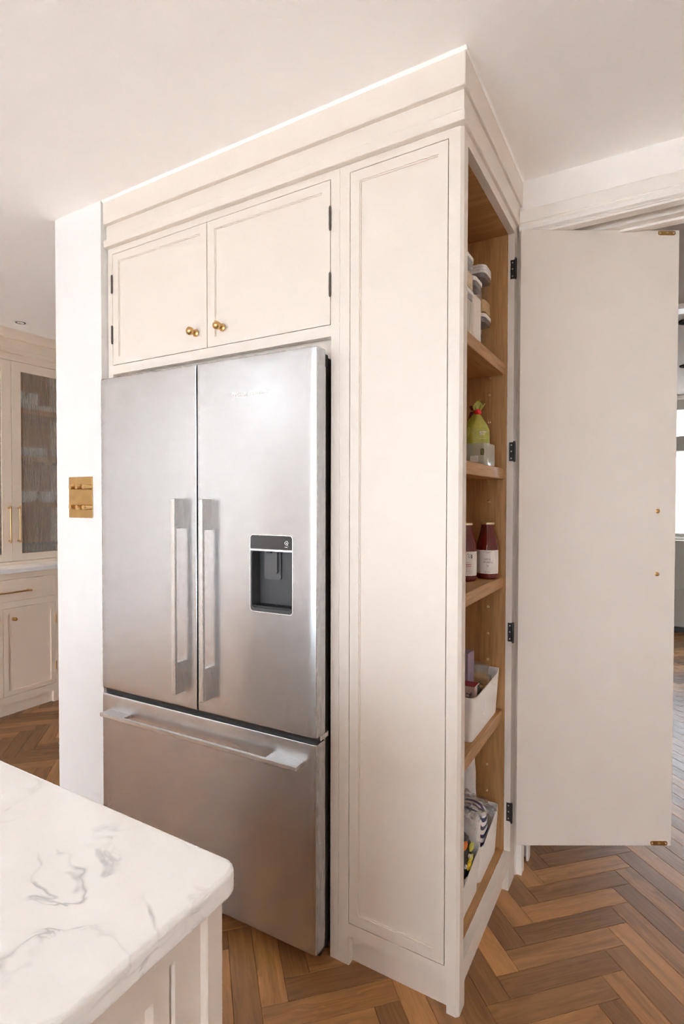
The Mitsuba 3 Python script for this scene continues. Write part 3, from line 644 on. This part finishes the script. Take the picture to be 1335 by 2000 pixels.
# tied green rice bag standing in a frosted bin
Z2 = SZ[1]
bcx, bcy = -.1015, .425
def bag_mesh(prof, n=40, seed=1, sx=1., sy=1., crease=.06):
    """soft bag: profile (radius, z) rings with creases"""
    rings = []; th = np.linspace(0, 2 * math.pi, n, endpoint=False)
    for j, (r, z) in enumerate(prof):
        c = np.column_stack([np.cos(th) * 2.2, np.sin(th) * 2.2, np.full(n, z * 16)])
        q = 1 + crease * 2 * (meshkit.fbm(c + seed * 7.3, 3, seed) - .5)
        k = np.clip(1 - np.hypot(np.cos(th) ** 4, np.sin(th) ** 4) * .0, .5, 1)
        rings.append(np.column_stack([np.cos(th) * r * q * sx, np.sin(th) * r * q * sy, np.full(n, z) + .004 * (q - 1) * 10]))
    v = np.vstack(rings + [[[0, 0, prof[0][1]]], [[0, 0, prof[-1][1]]]]); f = []
    for j in range(len(prof) - 1):
        for i in range(n):
            a, b, c, d = j * n + i, j * n + (i + 1) % n, (j + 1) * n + (i + 1) % n, (j + 1) * n + i
            f += [(a, b, c), (a, c, d)]
    m = len(v) - 2
    for i in range(n):
        f += [(m, (i + 1) % n, i), (m + 1, (len(prof) - 1) * n + i, (len(prof) - 1) * n + (i + 1) % n)]
    return trimesh.Trimesh(v, np.array(f), process=False)
def dense(prof, k=4):
    p = np.array(prof, float); t = np.arange(len(p)); tt = np.linspace(0, len(p) - 1, (len(p) - 1) * k + 1)
    return [tuple(x) for x in np.column_stack([np.interp(tt, t, p[:, 0]), np.interp(tt, t, p[:, 1])])]
fb = thing('storage_bin', 'frosted plastic bin holding the green rice bag on the second pantry shelf', 'storage bin')
bw, bd, bh = .137, .110, .072
sh = trimesh.creation.extrude_polygon(rsq(bw, bd, .012), bh, engine='earcut'); keep = (np.abs(sh.face_normals[:, 2]) < .5) | (sh.face_normals[:, 2] < -.5)
part(fb, 'body', moved(trimesh.Trimesh(sh.vertices, sh.faces[keep], process=False), (bcx - .0065, bcy + .005, Z2 + .0005)), 'mat_frost', 40)
yf = bcy + .005 - bd / 2 - .0012
part(fb, 'sticker', bx(-.0920, -.0660, yf - .0004, yf + .0006, Z2 + .012, Z2 + .032), 'mat_label', label='small white printed sticker')
part(fb, 'sticker_print', cat(*[bx(-.089, -.069, yf - .0010, yf - .0003, Z2 + .0155 + i * .004, Z2 + .0167 + i * .004) for i in range(4)]), 'mat_print_grey')
part(fb, 'symbol', ext(rrect(-.0590, -.0475, Z2 + .034, Z2 + .054, .002).difference(unary_union([rect(-.0565, -.0500, Z2 + .038 + i * .005, Z2 + .0402 + i * .005) for i in range(3)])), 'xz', yf - .0006, yf + .0006), 'mat_green_dark', label='dark green square symbol')
gb = thing('rice_bag', 'bright green bag tied with a red band, standing in the frosted bin', 'food bag')
gp = dense([(.020, .004), (.043, .006), (.046, .02), (.046, .07), (.045, .095), (.043, .118), (.032, .140), (.020, .158), (.011, .170), (.0085, .178), (.009, .182)])
part(gb, 'body', moved(bag_mesh(gp, 48, 4, 1.0, .92, .10), (bcx + .012, bcy, Z2 + .0035)), 'mat_green', True)
part(gb, 'tie', moved(cat(lathe([(.0065, -.006), (.012, -.004), (.0135, .002), (.011, .008), (.0065, .008), (.0065, -.006)], 20), moved(trimesh.creation.icosphere(2, .0085), (.004, -.011, .002))), (bcx + .017, bcy, Z2 + .178)), 'mat_red', 40, label='red band around the neck')
part(gb, 'clip', cat(moved(bx(-.006, .006, -.005, .005, -.016, .016, .003), (bcx - .003, bcy - .006, Z2 + .166), ry=14), moved(bx(-.004, .004, -.004, .004, -.008, .008, .002), (bcx - .002, bcy - .004, Z2 + .194), ry=-25)), 'mat_dark_red', 40, label='dark red bag clip')
lf = []
for a, tl, ln, wd in ((200, 8, .026, .010), (10, 40, .034, .012), (20, 18, .038, .014), (300, 12, .036, .015), (150, 35, .024, .010)):
    s = np.linspace(0, 1, 7); Pq = []
    for q in s:
        ww = wd * math.sin(math.pi * min(1, .15 + q * .85)) + .001
        for e2 in (-1, 0, 1): Pq.append((ln * q * math.sin(math.radians(tl)) + .004 * abs(e2), e2 * ww, ln * q * math.cos(math.radians(tl))))
    Pq = np.array(Pq); ff = []
    for i in range(6):
        for e2 in (0, 1): A1 = i * 3 + e2; ff += [(A1, A1 + 1, A1 + 4), (A1, A1 + 4, A1 + 3)]
    back = Pq + [.0006, 0, .0]; nn = len(Pq); fb2 = [(nn + c, nn + b, nn + a_) for a_, b, c in ff]
    lf.append(moved(trimesh.Trimesh(np.vstack([Pq, back]), np.array(ff + fb2), process=False), (bcx + .017, bcy, Z2 + .182), rz=a))
part(gb, 'bunched_top', cat(*lf), 'mat_green_leaf', 60, label='bunched top of the bag')
def wrap(meshes, cx, cy, r, sy=1.):
    """bend flat lettering (x along the arc, y up, z out) around a vertical axis; x = 0 faces -y"""
    m = meshes.copy(); v = m.vertices; a = v[:, 0] / r; rr = r + v[:, 2]
    m.vertices = np.column_stack([cx + rr * np.sin(a), cy - rr * np.cos(a) * sy, v[:, 1]]); return m
def fine(m, e=.004):
    v, f = trimesh.remesh.subdivide_to_size(m.vertices, m.faces, e); return trimesh.Trimesh(v, f, process=False)
tx = []
for s, z, x0, h in (('BASMATI', .104, .024, .0046), ('RICE', .0965, .024, .0050)):
    q = meshkit.text_mesh(s, h, .0006, True); q.apply_translation((x0, z, 0)); tx.append(q)
for i in range(10): tx.append(moved(trimesh.creation.box((.030 - (i % 3) * .004, .0007, .0008)), (-.012 - (i % 3) * .002, .0765 + i * .0048, 0)))
tx.append(moved(trimesh.creation.box((.026, .0008, .0008)), (.034, .085, 0)))
part(gb, 'print', moved(wrap(fine(cat(*tx)), 0, 0, .0464, .92), (bcx + .012, bcy, Z2 + .0035)), 'mat_label', label='small white lettering')
tb = thing('food_bag', 'pinkish clear bag standing left of the frosted bin', 'food bag')
part(tb, 'body', moved(bag_mesh(dense([(.008, 0), (.020, .003), (.022, .04), (.021, .09), (.017, .105), (.006, .112)]), 32, 9, .8, 1, .14), (bcx - .0475, bcy - .062 - .03, Z2 + .004), ry=4), 'mat_lilac_film', True)

# passata bottles on the third shelf
Z3 = SZ[2]
def bottle(x, y, label, left):
    t = thing('sauce_bottle', label, 'bottle', None)
    pr = [(0, .002), (.030, 0), (.0345, .003), (.0358, .010), (.0358, .105), (.0345, .118), (.0290, .140), (.0235, .158), (.0208, .170), (.0203, .182), (.0208, .184), (0, .184)]
    part(t, 'glass', moved(lathe(pr, 40), (x, y, Z3 + .0003)), 'mat_sauce', 35, label='bottle of dark red sauce')
    part(t, 'cap', moved(lathe([(0, .1835), (.0226, .1835), (.0232, .185), (.0232, .1895), (.0222, .191), (.0195, .1915), (.0185, .1905), (0, .1905)], 32), (x, y, Z3)), 'mat_gold', 30, label='gold screw cap')
    r = .0361; z0, z1 = .019, .098
    a = np.linspace(math.radians(-110), math.radians(110), 40)
    ra = 62 if left else 0
    pts = np.column_stack([np.sin(a) * r, -np.cos(a) * r]); pin = pts * (.0350 / r)
    m = ext(Polygon(np.vstack([pts, pin[::-1]])), 'xy', z0, z1)
    base = part(t, 'label', moved(m, (x, y, Z3)), 'mat_label', 30, label='white paper label')
    tx = []; th = .0004
    def line(s, z, h, x0=None, wd=None, bold=False):
        q = meshkit.text_mesh(s, h, th, bold); b0 = q.bounds
        if wd: q.apply_scale([wd / (b0[1][0] - b0[0][0]), 1, 1])
        b0 = q.bounds; q.apply_translation((-(b0[0][0] + b0[1][0]) / 2 if x0 is None else x0, z, 0)); tx.append(q)
    if not left:
        line('SCAMO ETNA', .0655, .0048, wd=.021)
        for z, wd in ((.093, .030), (.0905, .012), (.0595, .026), (.0565, .034), (.0255, .018)): tx.append(moved(trimesh.creation.box((wd, .0010, th)), (0, z, 0)))
        for i in range(9): tx.append(moved(trimesh.creation.box((.008, .0008, th)), (-.031, .088 - i * .0055, 0)))
        tt = np.linspace(0, 2 * math.pi, 40); hs = .00022
        hp = Polygon(np.column_stack([hs * 16 * np.sin(tt) ** 3, hs * (13 * np.cos(tt) - 5 * np.cos(2 * tt) - 2 * np.cos(3 * tt) - np.cos(4 * tt))]))
        q = ext(hp.buffer(.0002).difference(hp.buffer(-.0007)), 'xy', 0, th); q.apply_translation((0, .046, 0)); tx.append(q)
        g = moved(wrap(fine(cat(*tx)), 0, 0, r + .0001), (x, y, Z3), rz=17)
        part(t, 'print', g, 'mat_print', label='dark lettering and a small heart')
    else:
        q = [moved(trimesh.creation.box((.008, .022, th)), (-.012, .082, 0)), moved(trimesh.creation.box((.004, .014, th)), (.016, .082, 0))]
        for dx, dz in ((0, 0), (.004, .005), (-.003, .006), (.003, -.005), (-.002, -.004), (.006, -.001)): q.append(moved(trimesh.creation.box((.0022, .003, th)), (.006 + dx, .084 + dz, 0), ))
        g = wrap(fine(cat(*q)), 0, 0, r + .0001); part(t, 'print', moved(g, (x, y, Z3), rz=ra * .4), 'mat_print', label='dark pattern on the label')
        q = []
        for i, wd in enumerate((.030, .028, .030, .024, .03, .03, .026)): q.append(moved(trimesh.creation.box((wd, .0022 if i in (1, 2) else .001, th)), (0, .062 - i * .0058, 0)))
        g = wrap(fine(cat(*q)), 0, 0, r + .0001); part(t, 'print', moved(g, (x, y, Z3), rz=ra * .4), 'mat_print_red', label='fine red lines of text')
    return t
bottle(-.0665, .492, 'bottle of red sauce with a heart on its label, right of the other sauce bottle', False)
bottle(-.1150, .405, 'half hidden bottle of red sauce at the left of the third pantry shelf', True)

# white bins with a scooped front
def scoop_bin(base, label, x0, x1, y0, y1, z, hf, hb):
    """front (towards +x, low lip hf) is scooped; back wall height hb; the side facing the viewer slopes from hf up to hb"""
    t = thing(base, label, 'storage bin')
    w_ = .0025; pl = rrect(x0, x1, y0, y1, .014)
    outer = trimesh.creation.extrude_polygon(pl, hb, engine='earcut')
    inner = trimesh.creation.extrude_polygon(pl.buffer(-w_), hb, engine='earcut'); inner.apply_translation((0, 0, .003))
    m = tomf(outer) - tomf(inner)
    cut = ext(Polygon([(y0 - .05, hf), (y0 + .020, hf), (y0 + .028, hf - .006), (y1 - .030, hb - .012), (y1 - .018, hb), (y1 + .0, hb + .001), (y1, hb + .1), (y0 - .05, hb + .1)]), 'yz', x0 - .1, x1 + .1)
    m = m - tomf(cut)
    m = man(m)
    # slight draft: narrower at the bottom
    v = m.vertices; c = np.array([(x0 + x1) / 2, (y0 + y1) / 2]); s = .93 + .07 * v[:, 2] / hb
    v[:, :2] = c + (v[:, :2] - c) * s[:, None]; m.vertices = v + [0, 0, z]
    part(t, 'body', m, 'mat_white_plastic', 35)
    return t
Z4 = SZ[3]
scoop_bin('storage_bin', 'white scooped bin of snacks and boxes on the fourth pantry shelf', -.30, -.034, .235, .545, Z4 + .0005, .138, .151)
part('storage_bin_001', 'grip_hole', ext(Polygon([(-.105, .690), (-.082, .687), (-.088, .662), (-.105, .660)]), 'xz', .2425, .246), 'mat_dark', label='dark grip hole')
part('storage_bin_001', 'tag', ext(Polygon([(.365, .668), (.465, .668), (.465, .738), (.435, .722), (.365, .712)]), 'yz', -.0405, -.0375), 'mat_white_plastic', label='raised white tag')
def carton(x0, x1, y0, y1, z0, z1, m, label, rz=0, rx=0, b=.0012):
    t = thing('box', label, 'box')
    c = np.array([(x0 + x1) / 2, (y0 + y1) / 2, z0])
    g = bx(x0 - c[0], x1 - c[0], y0 - c[1], y1 - c[1], 0, z1 - z0, b)
    part(t, 'body', moved(g, c, rz=rz, rx=rx), m)
    return t
carton(-.197, -.092, .375, .430, Z4 + .006, .858, 'mat_purple', 'purple box standing tallest in the white bin on the fourth pantry shelf', rz=-4)
pk = carton(-.185, -.050, .300, .352, Z4 + .006, .776, 'mat_pinkbox', 'pale pink box with dark red top in front of the purple box', rz=0)
part(pk, 'top', bx(-.183, -.052, .302, .350, .7758, .7768), 'mat_maroon', label='dark red top flap')
q = moved(moved(meshkit.text_mesh('LILI', .012, .0005, True), rx=90), ry=-80)
part(pk, 'print', moved(q, (-.070, .2998, .722)), 'mat_print', label='large dark lettering printed sideways')
q = moved(moved(meshkit.text_mesh('SAVORY', .006, .0005, True), rx=90), ry=-86)
part(pk, 'print', moved(q, (-.0605, .2998, .726)), 'mat_print', label='small dark lettering printed sideways')
part(pk, 'side_panel', bx(-.0502, -.0492, .326, .350, .640, .774), 'mat_dark', label='dark side of the box')
sb = thing('snack_bag', 'clear bag of golden brown nuts at the back of the white bin', 'food bag')
nuts = []
for i in range(46):
    c = np.array([-.085 + rng.uniform(-.024, .028), .455 + rng.uniform(-.025, .03), .746 + rng.uniform(-.019, .024)])
    n_ = trimesh.creation.icosphere(2, 1.0); n_.apply_scale([.0085, .0055, .0048]); nuts.append(moved(n_, c, rz=rng.uniform(0, 180), ry=rng.uniform(-50, 50)))
part(sb, 'nuts', cat(*nuts), 'mat_nuts', True, kind='stuff', label='golden brown nuts')
part(sb, 'film', moved(bag_mesh(dense([(.01, -.03), (.036, -.024), (.042, 0), (.040, .022), (.034, .033), (.036, .046), (.040, .058)]), 36, 21, 1.0, .8, .26), (-.085, .455, .746)), 'mat_film', True, label='clear crinkled film')
part(sb, 'tray', moved(trimesh.creation.box((.070, .07, .09)), (-.092, .455, .679)), 'mat_black')

# bins on the pantry floor
ZB = .126
scoop_bin('storage_bin', 'white scooped bin with a blue striped bag at the back of the pantry floor', -.31, -.036, .345, .555, ZB + .0005, .120, .165)
scoop_bin('storage_bin', 'white scooped bin with a black bag at the front of the pantry floor', -.31, -.036, .090, .335, ZB + .0005, .100, .150)
bb = thing('food_bag', 'shiny black bag with yellow and orange patches in the front white bin', 'food bag')
def slab_bag(w, d, h, seed, amp=.10):
    g = trimesh.creation.icosphere(4, 1.0); v = g.vertices
    v = np.sign(v) * np.abs(v) ** .55
    v = v * (1 + amp * 2 * (meshkit.fbm(v * 2.3 + seed * 5.1, 4, seed)[:, None] - .5))
    v = v * np.array([w / 2, d / 2, h / 2]); g.vertices = v; return g
part(bb, 'body', moved(slab_bag(.095, .15, .20, 31, .14), (-.098, .225, ZB + .110), rx=-6), 'mat_black', True)
for (y, z, s, m) in ((.245, .250, .016, 'mat_yellow'), (.262, .262, .012, 'mat_yellow_green'), (.270, .292, .013, 'mat_yellow_green'), (.205, .330, .014, 'mat_orange'), (.225, .215, .010, 'mat_label'), (.20, .225, .007, 'mat_label'), (.21, .265, .006, 'mat_label'), (.250, .275, .006, 'mat_label')):
    g = slab_bag(.008, s * 2, s * 1.5, int(z * 997), .3)
    part(bb, 'printed_patch', moved(g, (-.0485, y, z), rz=-4), m, True)
sbg = thing('food_bag', 'white bag with dark blue stripes rising from the back white bin', 'food bag')
def stripes(p, n, uv):
    cx, cz = p.y - .43, p.z - .335
    d = dr.sqrt(cx * cx * .8 + cz * cz) + .012 * (fbm(p.y * 20, p.z * 20, p.x * 20) - .5)
    k = smoothstep(.42, .5, dr.abs(d * 42 - dr.floor(d * 42) - .5) * 2) * 1.0
    return mix((.01, .015, .085), (.74, .74, .76), k)
mat('mat_stripes', tex(stripes), .25, specular=.6)
part(sbg, 'body', moved(slab_bag(.100, .130, .205, 44, .08), (-.098, .424, ZB + .110), rx=0), 'mat_stripes', True)
wbg = thing('food_bag', 'plain white pouch standing between the two bins on the pantry floor', 'food bag')
part(wbg, 'body', moved(slab_bag(.055, .040, .15, 52, .10), (-.072, .343, ZB + .150), rx=-10), 'mat_white_bag', True)
wb2 = thing('food_bag', 'white paper bag standing highest at the back left of the pantry floor', 'food bag')
part(wb2, 'body', moved(bag_mesh(dense([(.02, 0), (.030, .01), (.032, .2), (.030, .29), (.024, .34), (.027, .385)]), 24, 61, 1, .7, .2), (-.140, .516, ZB + .006)), 'mat_white_bag', True)
cf = thing('plastic_wrap', 'crumpled clear plastic film draped over the bags on the pantry floor', 'plastic film')
n = 40; U, V = np.meshgrid(np.linspace(0, 1, n), np.linspace(0, 1, n), indexing='ij')
yy = .25 + .29 * U; xx = -.150 + .115 * V
zz = .415 - .085 * U ** 1.6 - .05 * V + .022 * (meshkit.fbm(np.stack([U * 6, V * 5, U * 0 + 3], -1), 4, 5) - .5) * 2
xx = xx + .02 * (meshkit.fbm(np.stack([U * 5, V * 5, U * 0 + 9], -1), 3, 6) - .5)
idx = np.arange(n * n).reshape(n, n); a, b, c, d = idx[:-1, :-1].ravel(), idx[1:, :-1].ravel(), idx[1:, 1:].ravel(), idx[:-1, 1:].ravel()
part(cf, 'film', trimesh.Trimesh(np.column_stack([xx.ravel(), yy.ravel(), zz.ravel()]), np.vstack([np.column_stack([a, b, c]), np.column_stack([a, c, d])]), process=False), 'mat_film', True)

for k in list(labels):
    if k not in scene and not any(s.startswith(k + '__') for s in scene): labels.pop(k)
